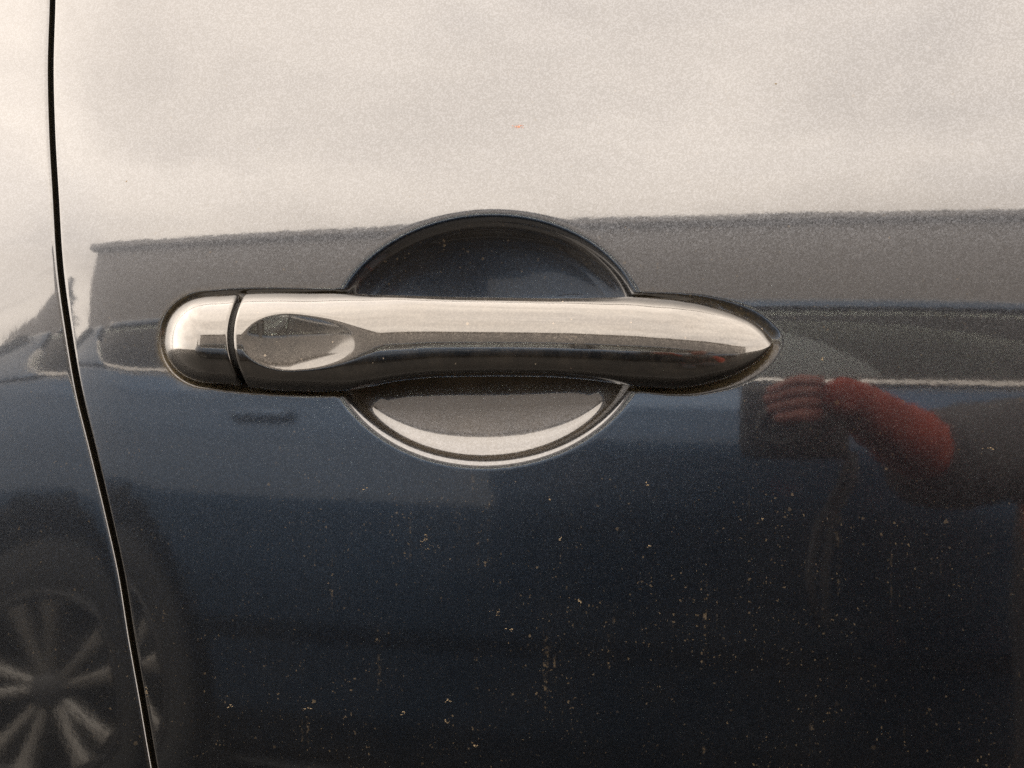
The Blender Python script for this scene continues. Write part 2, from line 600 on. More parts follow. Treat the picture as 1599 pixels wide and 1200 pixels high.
def hem_profile(n=9):
    """columns that fold back at the door edge: (offset from the edge line, extra depth)"""
    out = [(.0, .012), (.0, .006), (.0, .003)]
    for k in range(n):
        a = math.pi/2*k/n
        out.append((EDGE_R*(1-math.cos(a)), EDGE_R*(1-math.sin(a))))
    return out


GAP = .0023
HEM = hem_profile()
xr0, xr1 = BR.x+.062, BL.x-.070
s_cols = list(np.arange(EDGE_R, .028, .0009))
zs_f = np.arange(FB[:, 1].min()-.032, BT.z+.006, .00046)
z_rows = np.array(sorted(spread(zs_f[0], .27, .0008, 1.05, .012)))
z_rows = np.concatenate([z_rows, zs_f, spread(zs_f[-1], 1.08, .0008, 1.05, .008)])
x_ref = seam_x(np.array([.866]))[0]
s1 = np.arange(.028, FT[-1, 0]-x_ref+.016, .00046)
s_all = np.concatenate([s_cols, s1, spread(s1[-1], .95, .0008, 1.06, .02)])
s_all = np.unique(s_all.round(7))


def edge_lift(s, z=None):
    k = 1.1 if z is None else .35+.75*sstep(z, .78, .85)
    return k*np.maximum(.024-s, 0)**2


sx_rows = seam_x(z_rows)
SG, ZG = np.meshgrid(s_all, z_rows, indexing='ij')
XG = sx_rows[None, :]+GAP/2+SG
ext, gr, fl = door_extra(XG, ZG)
YG = skin(XG, ZG)+edge_lift(SG, ZG)+ext
P = np.stack([XG, YG, ZG], -1)
hemP = []
for o, dep in HEM:
    x = sx_rows+GAP/2+o
    hemP.append(np.stack([x, skin(x, z_rows)+edge_lift(np.array(o), z_rows)+dep, z_rows], -1))
P = np.concatenate([np.array(hemP), P])
G = np.concatenate([np.full((len(HEM), len(z_rows)), .08), gr])
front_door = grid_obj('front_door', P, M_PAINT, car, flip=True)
front_door.data.attributes.new('dust_haze', 'FLOAT', 'POINT').data.foreach_set('value', np.concatenate([np.zeros((len(HEM), len(z_rows))), fl]).ravel().astype(np.float32))
front_door.data.attributes.new('grime', 'FLOAT', 'POINT').data.foreach_set('value', G.ravel().astype(np.float32))

# --- rear door: its upper edge swells over the rear wheel
z2 = np.concatenate([np.arange(.27, .68, .01), np.arange(.68, 1.0801, .0012)])
s2 = np.concatenate([np.arange(EDGE_R, .03, .0009), np.arange(.03, .12, .0015), np.arange(.12, .7, .02)])
sx2 = seam_x(z2)
SG2, ZG2 = np.meshgrid(s2, z2, indexing='ij')


def rear_extra(s, z):
    yaw = math.tan(math.radians(2.2))*sstep(z, .870, .900)+math.tan(math.radians(-.6))*(1-sstep(z, .845, .875))
    return .8*np.maximum(.012-s, 0)**2+yaw*np.minimum(s, .15)-.14*np.minimum(s, .2)**2


XG2 = sx2[None, :]-GAP/2-SG2
P2 = np.stack([XG2, skin(XG2, ZG2)+rear_extra(SG2, ZG2), ZG2], -1)
hemP = []
for o, dep in HEM:
    x = sx2-GAP/2-o
    hemP.append(np.stack([x, skin(x, z2)+rear_extra(np.full_like(z2, o), z2)+dep, z2], -1))
P2 = np.concatenate([np.array(hemP), P2])
rear_door = grid_obj('rear_door', P2, M_PAINT, car)
rear_door.data.attributes.new('grime', 'FLOAT', 'POINT').data.foreach_set('value', np.repeat(np.where(np.arange(P2.shape[0]) < len(HEM)+1, .08, 0), P2.shape[1]).astype(np.float32))

# --- door jamb and rubber seal in the gap
zj = np.linspace(.28, 1.07, 130)
xj = seam_x(zj)
Pj = np.stack([np.stack([xj+o, skin(xj, zj)+.0125, zj], -1) for o in (-.03, -.01, 0, .01, .03)])
grid_obj('door_jamb', Pj, M_CAVITY, car, flip=True, solid=.003)
bm = bmesh.new()
tube(bm, [(x, float(skin(x, z))+.0088, z) for x, z in zip(xj, zj)], .0028, 8)
bm_obj('door_seal', bm, M_RUBBER, car)

# --- sill, waist seal and side glass above and below the view
xs = np.linspace(-.85, .78, 40)
prof = [(.004, .262), (-.004, .255), (-.010, .235), (-.006, .20), (.02, .175), (.06, .17)]
yb = skin(xs, np.full_like(xs, .27))
Ps = np.stack([np.stack([xs, yb+a, np.full_like(xs, z)], -1) for a, z in prof], 1)
grid_obj('sill', Ps, M_PAINT, car, flip=True, solid=.002)
yt = skin(xs, np.full_like(xs, 1.08))
for name, prof, mt in (('waist_seal', [(.004, 1.08), (-.001, 1.083), (-.001, 1.093), (.006, 1.097), (.014, 1.092)], M_RUBBER),
                       ('side_glass', [(.010, 1.088), (.055, 1.18), (.11, 1.28), (.165, 1.36), (.21, 1.42)], M_GLASS)):
    Ps = np.stack([np.stack([xs, yt+a, np.full_like(xs, z)], -1) for a, z in prof], 1)
    grid_obj(name, Ps, mt, car, flip=True, solid=.003)
# the roof rail and inner trim panel close the cabin behind the doors
Ps = np.stack([np.stack([xs, yt+a, np.full_like(xs, z)], -1) for a, z in [(.205, 1.41), (.215, 1.435), (.26, 1.47), (.45, 1.50), (.9, 1.52)]], 1)
grid_obj('roof', Ps, M_PAINT, car, flip=True, solid=.004)
Ps = np.stack([np.stack([xs, yb*0+a, np.full_like(xs, z)], -1) for a, z in [(.10, .20), (.11, .6), (.12, .98)]], 1)
grid_obj('door_trim_panel', Ps, M_CAVITY, car, flip=True, solid=.01)

# ---------------------------------------------------------------- the handle
handle = bpy.data.objects.new('door_handle', None)
COL.objects.link(handle)
handle.parent = car
handle['label'] = 'pull handle in grey metallic paint with a thumb dimple and a separate lock cover'

U_GAP = 360.0      # the slit between the lock cover and the grip


def warp(u, q):
    """the slit is bowed: stations near it bend back towards the top and bottom edges"""
    return 20*(q**2)*np.exp(-((u-U_GAP)/42.0)**2)-3.0*q*np.exp(-((u-U_GAP)/42.0)**2)


DIM_U, DIM_V = 452.0, 523.0


def handle_surface(us, inset=0.0, n=150):
    psi_f = np.linspace(0, np.pi, n)                 # front, top silhouette to bottom silhouette
    psi_b = np.linspace(np.pi, 2*np.pi, 36)[1:-1]
    psi = np.concatenate([psi_f, psi_b])
    c, h = h_out(us)
    ys, yf = y_sil(us), y_front(us)
    q = np.cos(psi)                                   # +1 top, -1 bottom
    s = np.sin(psi)
    ee = 2/2.25
    cs = np.sign(q)*np.abs(q)**ee
    sn = np.sign(s)*np.abs(s)**ee
    U = us[:, None]+warp(us[:, None], cs[None, :])
    hh = np.maximum(h-inset/S_MM, 0)
    V = c[:, None]-hh[:, None]*cs[None, :]
    back = np.interp(us, [255, 520, 620, 900, 980, 1206], [.0025, .003, .0045, .0045, .003, .0025])
    dep = np.where(sn[None, :] >= 0, (yf-ys)[:, None]+inset, 0)*np.abs(sn[None, :])
    dep = np.where(sn[None, :] < 0, back[:, None]*np.abs(sn[None, :]), dep)
    # lean the crown back a little so that it looks up
    lean = .0016*np.clip(cs, -1, 1)[None, :]*np.clip(sn, 0, 1)[None, :]
    E = ys[:, None]+dep+lean
    # thumb dimple, drawn out to the right
    du = (U-DIM_U)
    ru = np.where(du > 0, 118.0, 74.0)
    rv = 44.0
    tail = np.clip(du/118, 0, 1)
    dv = (V-(DIM_V+4*tail))/(rv*(1-.30*tail))
    r2 = (du/ru)**2+dv**2
    T = y_front(U)+.0035*np.where(du < 0, 1-(du/74)**2, .5*(1+np.cos(np.pi*np.clip(du/185, 0, 1))))-.0008*dv**2+.03*(DIM_V-V)*S_MM-.0012*np.clip(du/150, 0, 2)**2
    front = sn[None, :] > .15
    k = .00035+.0006*np.clip(du/120, 0, 1)
    m = np.where(front, np.maximum(E, T)+np.maximum(k-np.abs(E-T), 0)**2/(4*k), E)
    E = np.where((du > -90) & (du < 240), m, E)
    return place(U, V, E)


def loft(name, us, mat, cap0=None, cap1=None):
    P = handle_surface(us)
    rows = [P]
    if cap0 is not None:      # close the end at the slit: small rounding, then inwards
        rows = [cap0]+rows
    if cap1 is not None:
        rows = rows+[cap1]
    P = np.concatenate(rows)
    nu, nv = P.shape[:2]
    Q = grid_quads(nu, nv, True)
    me = mesh_np(name, P.reshape(-1, 3), Q)
    return link(name, me, mat, handle)


def end_rows(u, sgn):
    """rows that turn the outer surface into the slit with a rounded edge; ordered from inside out"""
    rows = []
    for ins, du in [(.0075, 1.5), (.0045, 1.2), (.0020, .8), (.0011, .35), (.0007, -.2), (.0004, -1.0), (.00018, -2.2), (.00005, -4.0)]:
        rows.append(handle_surface(np.array([u+sgn*du]), inset=ins)[0])
    return np.array(rows)


ug0, ug1 = U_GAP-4.2, U_GAP+4.2
th = np.linspace(0, np.pi/2, 60)
us_cap = UL-(UL-U0)*np.cos(th)
us_cap = np.concatenate([us_cap[:-1]+.02, np.linspace(UL, ug0-5.0, 14)])
us_cap[0] = U0+.02
loft('lock_cover', us_cap, M_HANDLE, cap1=end_rows(ug0, 1)[::-1])
th = np.linspace(0, np.pi/2, 90)
us_gr = np.concatenate([np.linspace(ug1+5.0, 640, 190), np.linspace(642, 1038, 130), 1040+(U1-1040-.02)*np.sin(th)])
loft('grip', us_gr, M_HANDLE, cap0=end_rows(ug1, -1))
# dark carrier inside the slit
Pc = handle_surface(np.linspace(U_GAP-22, U_GAP+22, 12), inset=.0032, n=60)
me = mesh_np('handle_carrier', Pc.reshape(-1, 3), grid_quads(Pc.shape[0], Pc.shape[1], True))
link('handle_carrier', me, M_RUBBER, handle)


# ---------------------------------------------------------------- marks on the door that can be told apart
def splat(name, u, v, w, h, n, mat, seed, label=None, ang=0.0):
    r = random.Random(seed)
    bm = bmesh.new()
    for k in range(n):
        du, dv = r.gauss(0, w/2.2), r.gauss(0, h/2.2)
        a = math.radians(ang)
        uu, vv = u+du*math.cos(a)-dv*math.sin(a), v+du*math.sin(a)+dv*math.cos(a)
        s = r.uniform(.3, 1.0) if k > 2 else r.uniform(.9, 1.6)
        ex, _, _ = door_extra(np.array([[unproj(uu, vv).x]]), np.array([[unproj(uu, vv).z]]))
        p = unproj(uu, vv, float(ex[0, 0]))
        m = 7
        ph = r.uniform(0, 6)
        st = r.uniform(1, 2.4)
        top = bm.verts.new(p+Vector((0, -.00016, 0)))
        ring = []
        for j in range(m):
            t = ph+j*2*math.pi/m
            q = s*S_MM*r.uniform(.5, 1.15)
            x, z = q*math.cos(t)*st*.8, q*math.sin(t)/st**.5
            ring.append(bm.verts.new(p+Vector((x, .00002, z))))
        for j in range(m):
            bm.faces.new((top, ring[j], ring[(j+1) % m]))
    o = bm_obj(name, bm, mat, front_door)
    o['kind'] = 'stuff'
    if label:
        o['label'] = label
    return o


splat('insect_mark', 810, 198, 11, 3.0, 36, M_BUG, 3, 'small orange insect mark on the bright upper door')
splat('mud_speck', 668, 846, 17, 11, 26, M_DIRT, 5, 'largest tan mud splash below the handle', 40)
for i, (u, v, w, h, n) in enumerate([(196, 284, 3, 2, 3), (905, 939, 6, 4, 8), (795, 984, 6, 3, 5), (565, 765, 8, 6, 7), (362, 1104, 7, 4, 7), (482, 1106, 8, 2, 5), (1013, 853, 4, 3, 3),
                                     (1010, 756, 2, 4, 3), (775, 955, 12, 9, 9), (700, 1095, 4, 7, 6), (698, 1128, 7, 5, 8), (229, 1080, 2, 9, 8), (858, 780, 4, 7, 4), (743, 1166, 4, 5, 4),
                                     (1212, 131, 2, 2, 2), (648, 380, 3, 2, 4), (1285, 560, 2, 2, 2), (875, 842, 5, 4, 4), (630, 1115, 3, 8, 6), (1190, 810, 2, 5, 3), (1545, 700, 12, 4, 5)]):
    splat('mud_speck', u, v, w, h, n, M_DIRT, 20+i)

# ---------------------------------------------------------------- the ground
t = NT('asphalt')
tc = t.add('TexCoord').outputs['Object']
n1 = t.add('TexNoise', {'Vector': tc, 'Scale': 160.0, 'Detail': 6.0})
n2 = t.add('TexNoise', {'Vector': tc, 'Scale': .8, 'Detail': 5.0})
c = t.mix(n2.outputs['Fac'], (.022, .021, .020, 1), (.036, .034, .032, 1))
b = t.add('Bump', {'Height': n1.outputs['Fac'], 'Strength': .8, 'Distance': .006})
M_ASPHALT = t.done(t.add('BsdfPrincipled', {'Base Color': c, 'Roughness': .9, 'Normal': b}))
bm = bmesh.new()
bmesh.ops.create_grid(bm, x_segments=8, y_segments=8, size=150)
g = bm_obj('ground', bm, M_ASPHALT)
g['kind'] = 'structure'

# ---------------------------------------------------------------- blue car parked alongside (its reflection lies in the doors)
blue = empty('parked_car', 'blue hatchback parked alongside seen mirrored in the dark door', 'car', (0, 0, 0))
YN, WID = -1.60, 1.72
YM = YN-WID/2
ARCH = [(-1.46, .315, .385), (1.51, .315, .385)]
XR, XF = -2.28, 2.35


def plan(x):       # how far the ends draw in
    return .0+.16*np.clip((-1.5-x)/.78, 0, 1)**2.2+.22*np.clip((x-1.4)/.95, 0, 1)**2.2


def belt(x):
    return pchip(x, [-2.28, -1.7, -1.0, 0, 1.2, 2.35], [1.05, 1.065, 1.035, 1.0, .965, .80])


BP = [(-.12, .20), (-.05, .235), (-.018, .30), (-.014, .40), (-.010, .455), (.006, .475), (.010, .56), (.012, .70), (.002, .84), (-.018, .93), (-.045, .985), (-.075, 1.0)]
xg = np.arange(XR, XF+.001, .0235)
bz = np.interp(np.linspace(0, 1, 56), np.linspace(0, 1, len(BP)), [p[1] for p in BP])
by = np.interp(np.linspace(0, 1, 56), np.linspace(0, 1, len(BP)), [p[0] for p in BP])
for side in (1, -1):
    X, K = np.meshgrid(xg, np.arange(56), indexing='ij')
    Z = np.where(bz[K] > .5, .5+(bz[K]-.5)*(belt(X)-.5)/.5, bz[K])
    Yo = by[K]-plan(X)
    Z0 = Z.copy()
    ins = np.zeros_like(X, bool)
    for ax, az, ar in ARCH:
        dd = np.hypot(X-ax, Z-az)
        i = dd < ar
        ins |= i
        f = np.where(i, ar/np.maximum(dd, 1e-3), 1)
        near = i & (dd > ar-.05)
        X = np.where(near, ax+(X-ax)*f, X)
        Z = np.where(near, az+(Z-az)*f, Z)
    inside = ins & ~((np.abs(np.hypot(X-ARCH[0][0], Z-ARCH[0][1])-.385) < 1e-6) | (np.abs(np.hypot(X-ARCH[1][0], Z-ARCH[1][1])-.385) < 1e-6))
    keep = ~(inside[:-1, :-1] | inside[1:, :-1] | inside[1:, 1:] | inside[:-1, 1:])
    Y = YM+side*(WID/2+Yo)
    o = grid_obj('side_panel', np.stack([X, Y, Z], -1), M_BLUE, blue, flip=(side < 0), keep=keep, solid=.004)
    for ax, az, ar in ARCH:
        th = np.linspace(-.35, math.pi+.35, 30)
        Pl = np.stack([np.stack([ax+ar*np.cos(th), np.full_like(th, YM+side*(WID/2-dy)), az+ar*np.sin(th)], -1) for dy in (.02, .12, .32)])
        grid_obj('wheel_arch', Pl, M_CAVITY, blue, solid=.004)


# bonnet, tail, bumpers across the width
def across(name, prof, mt, n=20):
    P = []
    for x, z in prof:
        w = WID/2-.05-float(plan(np.array(x)))
        yy = np.linspace(-w, w, n)
        P.append(np.stack([np.full(n, x)-np.sign(x)*.10*(np.abs(yy)/w)**3, YM+yy, z-.02*(np.abs(yy)/w)**3], -1))
    return grid_obj(name, np.array(P), mt, blue, solid=.004)


across('bonnet', [(1.35, .985), (1.6, .965), (1.9, .92), (2.18, .84), (2.3, .76)], M_BLUE)
across('front_bumper', [(2.3, .755), (2.39, .66), (2.42, .5), (2.4, .34), (2.3, .22)], M_BLUE)
across('tailgate', [(-2.20, 1.04), (-2.30, .96), (-2.33, .80), (-2.32, .62)], M_BLUE)
across('rear_bumper', [(-2.32, .615), (-2.38, .56), (-2.37, .38), (-2.28, .24)], M_BLUE)
across('floor_pan', [(-2.2, .22), (-1, .20), (0, .20), (1, .20), (2.25, .22)], M_CAVITY)


def rail_z(x):
    return pchip(x, [-2.0, -1.7, -1.2, -.4, .4, 1.05], [1.30, 1.345, 1.395, 1.42, 1.405, 1.34])


def gh(x, tt, side, off=0.0):
    """greenhouse side: tt 0 at the belt, 1 at the roof rail"""
    zb, zt = belt(x), rail_z(np.clip(x, -2.0, 1.05))
    z = zb+(zt-zb)*tt
    w = WID/2-.078-.20*tt-.02*tt*tt-plan(x)*(1-.3*tt)+off
    return np.stack(np.broadcast_arrays(x, YM+side*w, z), -1)


# roof
xr = np.linspace(-2.0, 1.07, 56)
rows = []
for k in np.linspace(-1, 1, 31):
    e = gh(xr, np.ones_like(xr), 1)
    w = (e[:, 1]-YM)
    rows.append(np.stack([xr, YM+w*k*1.012, e[:, 2]-.012+.062*(1-np.abs(k)**3.2)], -1))
grid_obj('roof', np.array(rows).transpose(1, 0, 2), M_BLUE, blue, solid=.006, flip=False)


def strip(name, xa, xb, mt, side, t0=0.0, t1=1.0, off=0.0, solid=.004, n=16, m=12):
    T = np.linspace(t0, t1, n)
    P = []
    for tt in T:
        a, b = xa(tt), xb(tt)
        P.append(gh(np.linspace(a, b, m), np.full(m, tt), side, off))
    return grid_obj(name, np.array(P), mt, blue, solid=solid, flip=(side > 0))


def win_l(tt):
    return -1.58-.20*(1-(1-min(tt, 1))**2.6)


for side in (1, -1):
    # panes
    strip('side_window', lambda q: win_l(q), lambda q: -1.02-.02*q, M_GLASS, side, .03, .90, .002)
    strip('side_window', lambda q: -.98-.02*q, lambda q: -.16-.03*q, M_GLASS, side, .03, .90, .002)
    strip('side_window', lambda q: -.04-.05*q, lambda q: 1.26-.42*q, M_GLASS, side, .03, .90, .002)
    # pillars and frame
    strip('pillar', lambda q: -2.16+.16*q, lambda q: win_l(q)+.004, M_BLUE, side, 0, 1, .0, .02)
    strip('pillar', lambda q: -1.025-.02*q, lambda q: -.975-.02*q, M_PLASTIC, side, 0, 1, .003, .02)
    strip('pillar', lambda q: -.165-.03*q, lambda q: -.035-.05*q, M_PLASTIC, side, 0, 1, .003, .03)
    strip('pillar', lambda q: 1.255-.42*q, lambda q: 1.34-.42*q, M_BLUE, side, 0, 1, .004, .03)
    strip('roof_rail', lambda q: -1.70, lambda q: .98, M_BLUE, side, .89, 1.02, .001, .02, n=4, m=40)
    # bright strip under the glass, turning up at the rear corner
    bm = bmesh.new()
    pts = [gh(np.array(win_l(q)), np.array(q), side, .006) for q in np.linspace(.62, .06, 14)]
    pts += [gh(np.array(x), np.array(.03), side, .006) for x in np.linspace(-1.52, 1.26, 48)]
    tube(bm, [tuple(p) for p in pts], [.010+.003*min(1, k/8) for k in range(len(pts))], 8)
    bm_obj('window_trim', bm, M_TRIM, blue)
    # mirror, door handle
    bm = bmesh.new()
    box(bm, (1.12, YM+side*(WID/2+.06), 1.03), (.10, .20, .13), .035, seg=3)
    bm_obj('door_mirror', bm, M_BLUE, blue)
    for hx in (-.95, .22):
        bm = bmesh.new()
        box(bm, (hx, YM+side*(WID/2+.012), .90), (.15, .028, .034), .012, seg=3)
        bm_obj('door_handle', bm, M_BLUE, blue)
# screens
for nm, prof in (('windscreen', [(1.36, .985), (1.22, 1.12), (1.08, 1.25), (.98, 1.37)]), ('rear_window', [(-2.16, 1.05), (-2.10, 1.16), (-2.02, 1.28), (-1.97, 1.33)])):
    P = []
    for x, z in prof:
        w = WID/2-.10-.20*(z-1.0)/.4
        yy = np.linspace(-w, w, 16)
        P.append(np.stack([np.full(16, x)-np.sign(x)*.08*(np.abs(yy)/w)**2, YM+yy, np.full(16, z)], -1))
    grid_obj(nm, np.array(P), M_GLASS, blue, solid=.004)
# seats
for sxp in (.40, -.62):
    for sy in (-.38, .38):
        bm = bmesh.new()
        box(bm, (sxp+.05, YM+sy, .50), (.52, .50, .18), .06, seg=3)
        box(bm, (sxp-.24, YM+sy, .80), (.14, .48, .60), .06, rot=Matrix.Rotation(math.radians(-14), 3, 'Y'), seg=3)
        box(bm, (sxp-.34, YM+sy, 1.17), (.09, .26, .18), .04, seg=3)
        bm_obj('seat', bm, M_SEAT, blue)
bm = bmesh.new()
box(bm, (1.12, YM, .88), (.35, 1.35, .14), .05, seg=3)
bm_obj('dashboard', bm, M_PLASTIC, blue)


# wheels
def lathe(prof, n=64):
    """prof: (radius, y)"""
    th = np.linspace(0, 2*np.pi, n, endpoint=False)
    return np.stack([np.stack([r*np.cos(th), np.full(n, y), r*np.sin(th)], -1) for r, y in prof])


def spoke_mesh():
    bm = bmesh.new()
    secs = []
    for r, w, y, d in [(.022, .016, -.028, .02), (.06, .020, -.022, .022), (.11, .021, -.012, .02), (.15, .027, -.004, .018), (.176, .038, .002, .014)]:
        ring = []
        for a, b in [(-1, -1), (-.8, 0), (-.35, .25), (.35, .25), (.8, 0), (1, -1)]:
            ring.append(bm.verts.new((w*a*.72, y+d*b, r)))
        secs.append(ring)
    for a, b in zip(secs, secs[1:]):
        for k in range(6):
            bm.faces.new((a[k], a[(k+1) % 6], b[(k+1) % 6], b[k]))
    bm.faces.new(secs[0])
    bm.faces.new(secs[-1])
    bmesh.ops.recalc_face_normals(bm, faces=bm.faces)
    me = bpy.data.meshes.new('spoke')
    bm.to_mesh(me)
    bm.free()
    me.materials.append(M_ALLOY)
    return me


tyre_me = mesh_np('tyre', lathe([(.196, -.19), (.22, -.20), (.265, -.2), (.292, -.19), (.300, -.165), (.300, -.04), (.292, -.012), (.265, .002), (.22, .002), (.199, -.008)]).reshape(-1, 3), grid_quads(10, 64, True))
tyre_me.materials.append(M_TYRE)
rim_me = mesh_np('rim', lathe([(.199, -.008), (.196, -.001), (.190, .0), (.184, -.004), (.180, -.02), (.172, -.10), (.165, -.17)]).reshape(-1, 3), grid_quads(7, 64, True))
rim_me.materials.append(M_PLASTIC)
hub_me = mesh_np('hub', lathe([(.001, -.006), (.028, -.007), (.034, -.012), (.045, -.026), (.05, -.05)]).reshape(-1, 3), grid_quads(5, 64, True))
hub_me.materials.append(M_PLASTIC)
disc_me = mesh_np('brake_disc', lathe([(.001, -.085), (.135, -.085), (.138, -.105), (.001, -.105)]).reshape(-1, 3), grid_quads(4, 64, True))
disc_me.materials.append(M_CAVITY)
sp_me = spoke_mesh()
for ax, az, ar in ARCH:
    for side in (1, -1):
        w = bpy.data.objects.new('wheel', None)
        COL.objects.link(w)
        w.parent = blue
        w.location = (ax, YM+side*(WID/2-.015), az)
        w.scale = (1.05, 1, 1.05)
        w.rotation_euler = (0, 0, 0 if side > 0 else math.pi)
        for me, nm in ((tyre_me, 'tyre'), (rim_me, 'rim'), (hub_me, 'hub'), (disc_me, 'brake_disc')):
            o = bpy.data.objects.new(nm, me)
            COL.objects.link(o)
            o.parent = w
        for k in range(10):
            o = bpy.data.objects.new('spoke', sp_me)
            COL.objects.link(o)
            o.parent = w
            o.rotation_euler = (0, .13+k*math.pi/5+(.09 if k % 2 else -.09), 0)

# ---------------------------------------------------------------- long building behind the blue car
def brickish(name, c1, c2, c3, scale, w=.22, h=.075):
    t = NT(name)
    tc = t.add('TexCoord').outputs['Object']
    mp = t.add('Mapping', {'Vector': tc, 'Rotation': (math.radians(90), 0, 0)})
    b = t.add('TexBrick', {'Vector': mp.outputs[0], 'Color1': (*c1, 1), 'Color2': (*c2, 1), 'Mortar': (*c3, 1), 'Scale': scale, 'Mortar Size': .01,
                           'Brick Width': w, 'Row Height': h})
    n = t.add('TexNoise', {'Vector': tc, 'Scale': 1.1, 'Detail': 6.0})
    c = t.mix(t.ramp(n.outputs['Fac'], .35, .7, 0, .35), b.outputs['Color'], (c3[0]*.8, c3[1]*.8, c3[2]*.8, 1))
    return t.done(t.add('BsdfPrincipled', {'Base Color': c, 'Roughness': .85}))


M_BWALL = brickish('weathered_brick', (.26, .245, .24), (.29, .275, .27), (.31, .30, .295), 1.0)
M_ROOF = brickish('dark_slate', (.17, .165, .165), (.21, .20, .20), (.16, .155, .15), 1.0, .3, .2)
M_WFRAME = plain('window_frame_paint', (.24, .23, .22), .5)
M_HOUSEGLASS = plain('house_window_glass', (.12, .12, .125), .3, var=.1, coat=.5)
bld = empty('building', 'long grey brick building standing behind the blue car and mirrored above the handle', 'building', (0, 0, 0))
BX0, BX1, BY, BD, EV, RG = -8.75, 13.0, -9.0, 7.0, 6.05, 8.2
bm = bmesh.new()
box(bm, ((BX0+BX1)/2, BY-BD/2, EV/2-.05), (BX1-BX0-.5, BD, EV-.1))
# gables
for gx in (BX0+.25, BX1-.25):
    vs = [bm.verts.new((gx, BY, EV-.1)), bm.verts.new((gx, BY-BD, EV-.1)), bm.verts.new((gx, BY-BD/2, RG-.1))]
    bm.faces.new(vs)
bm_obj('wall', bm, M_BWALL, bld, smooth=False)
for sg in (1, -1):
    yy = BY+.13 if sg > 0 else BY-BD-.13
    P = np.array([[[x, yy+(BY-BD/2-yy)*k, EV-.0+(RG-EV)*k+.02*math.sin(x*3.1)*(1-k)] for k in np.linspace(0, 1, 6)] for x in np.linspace(BX0, BX1, 60)])
    grid_obj('roof', P, M_ROOF, bld, solid=.12, flip=(sg < 0))
bm = bmesh.new()
tube(bm, [(x, BY+.17, EV-.03) for x in np.linspace(BX0, BX1, 10)], .06, 8)
bm_obj('gutter', bm, M_BWALL, bld)
bm = bmesh.new()
box(bm, ((BX0+BX1)/2, BY+.05, EV+.0), (BX1-BX0-.1, .14, .24))
bm_obj('fascia', bm, M_BWALL, bld, smooth=False)
for wx in (-6.6, -3.9, -1.2, 1.6, 4.4, 7.2, 10):
    for wz in (1.9,):
        bm = bmesh.new()
        for a, s in (((0, .02, .62), (1.2, .06, .06)), ((0, .02, -.62), (1.3, .1, .06)), ((-.57, .02, 0), (.06, .06, 1.2)), ((.57, .02, 0), (.06, .06, 1.2)), ((0, .02, 0), (.04, .05, 1.2))):
            box(bm, Vector(a)+Vector((wx, BY, wz)), s)
        f = bm_obj('window', bm, M_WFRAME, bld, smooth=False)
        bm = bmesh.new()
        box(bm, (wx, BY+.008, wz), (1.1, .012, 1.18))
        bm_obj('pane', bm, M_HOUSEGLASS, f, smooth=False)

# ---------------------------------------------------------------- fir tree left of the building
tree = empty('fir_tree', 'dark fir tree standing alone left of the building, reflected small beside the door gap', 'tree', (-15.4, -14.5, -.4))
M_BARK = plain('bark', (.08, .06, .045), .9)
M_FIR = plain('fir_needles', (.035, .05, .03), .8, var=.4)
bm = bmesh.new()
tube(bm, [(0, 0, 0), (.05, 0, 3), (0, .03, 7.4)], [.2, .13, .02], 8)
bm_obj('trunk', bm, M_BARK, tree)
bm = bmesh.new()
r = random.Random(4)
for k in range(2600):
    z = 1.2+6.6*r.random()**1.2
    R = (7.9-z)/6.7*1.9*(.75+.35*math.sin(z*5))*math.sqrt(r.random())
    a = r.random()*6.283
    c = Vector((R*math.cos(a), R*math.sin(a), z-.18*R))
    d = Vector((math.cos(a), math.sin(a), -.35)).normalized()*r.uniform(.12, .3)
    s = d.cross(UP).normalized()*r.uniform(.03, .07)
    bm.faces.new([bm.verts.new(c-s), bm.verts.new(c+d), bm.verts.new(c+s), bm.verts.new(c-d*.4+UP*.03)])
o = bm_obj('crown', bm, M_FIR, tree, smooth=False)

# ---------------------------------------------------------------- photographer kneeling to the right, with a small camera
person = empty('person', 'person kneeling by the car in red sleeves and dark vest, holding up a small camera', 'person', (.5, -.9, 0))
M_SKIN = plain('skin', (.23, .075, .055), .5, var=.08)
M_RED = plain('red_knit', (.26, .038, .018), .95, var=.4, scale=90, bump=.001)
M_VEST = plain('dark_vest', (.02, .02, .024), .7, var=.2)
M_TROUSER = plain('dark_trousers', (.03, .032, .04), .85, var=.2)
M_HAIR = plain('brown_hair', (.05, .03, .02), .7, var=.3, scale=200)
M_SHOE = plain('black_shoes', (.02, .02, .02), .5)
PO = Vector((.5, -.9, 0))


def skinned(name, pts, edges, rad, mat, root=0, sub=2, fold=0.0):
    me = bpy.data.meshes.new(name)
    me.from_pydata([tuple(Vector(p)-PO) for p in pts], edges, [])
    o = link(name, me, mat, person)
    o.modifiers.new('skin', 'SKIN').use_smooth_shade = True
    me.skin_vertices[0].data[root].use_root = True
    for i, q in enumerate(rad):
        me.skin_vertices[0].data[i].radius = (q, q) if not hasattr(q, '__len__') else q
    s = o.modifiers.new('sub', 'SUBSURF')
    s.levels = s.render_levels = sub
    if fold:        # creases of the cloth
        tx = bpy.data.textures.new('cloth_folds', 'CLOUDS')
        tx.noise_scale = .035
        d = o.modifiers.new('folds', 'DISPLACE')
        d.texture = tx
        d.strength = fold
    return o


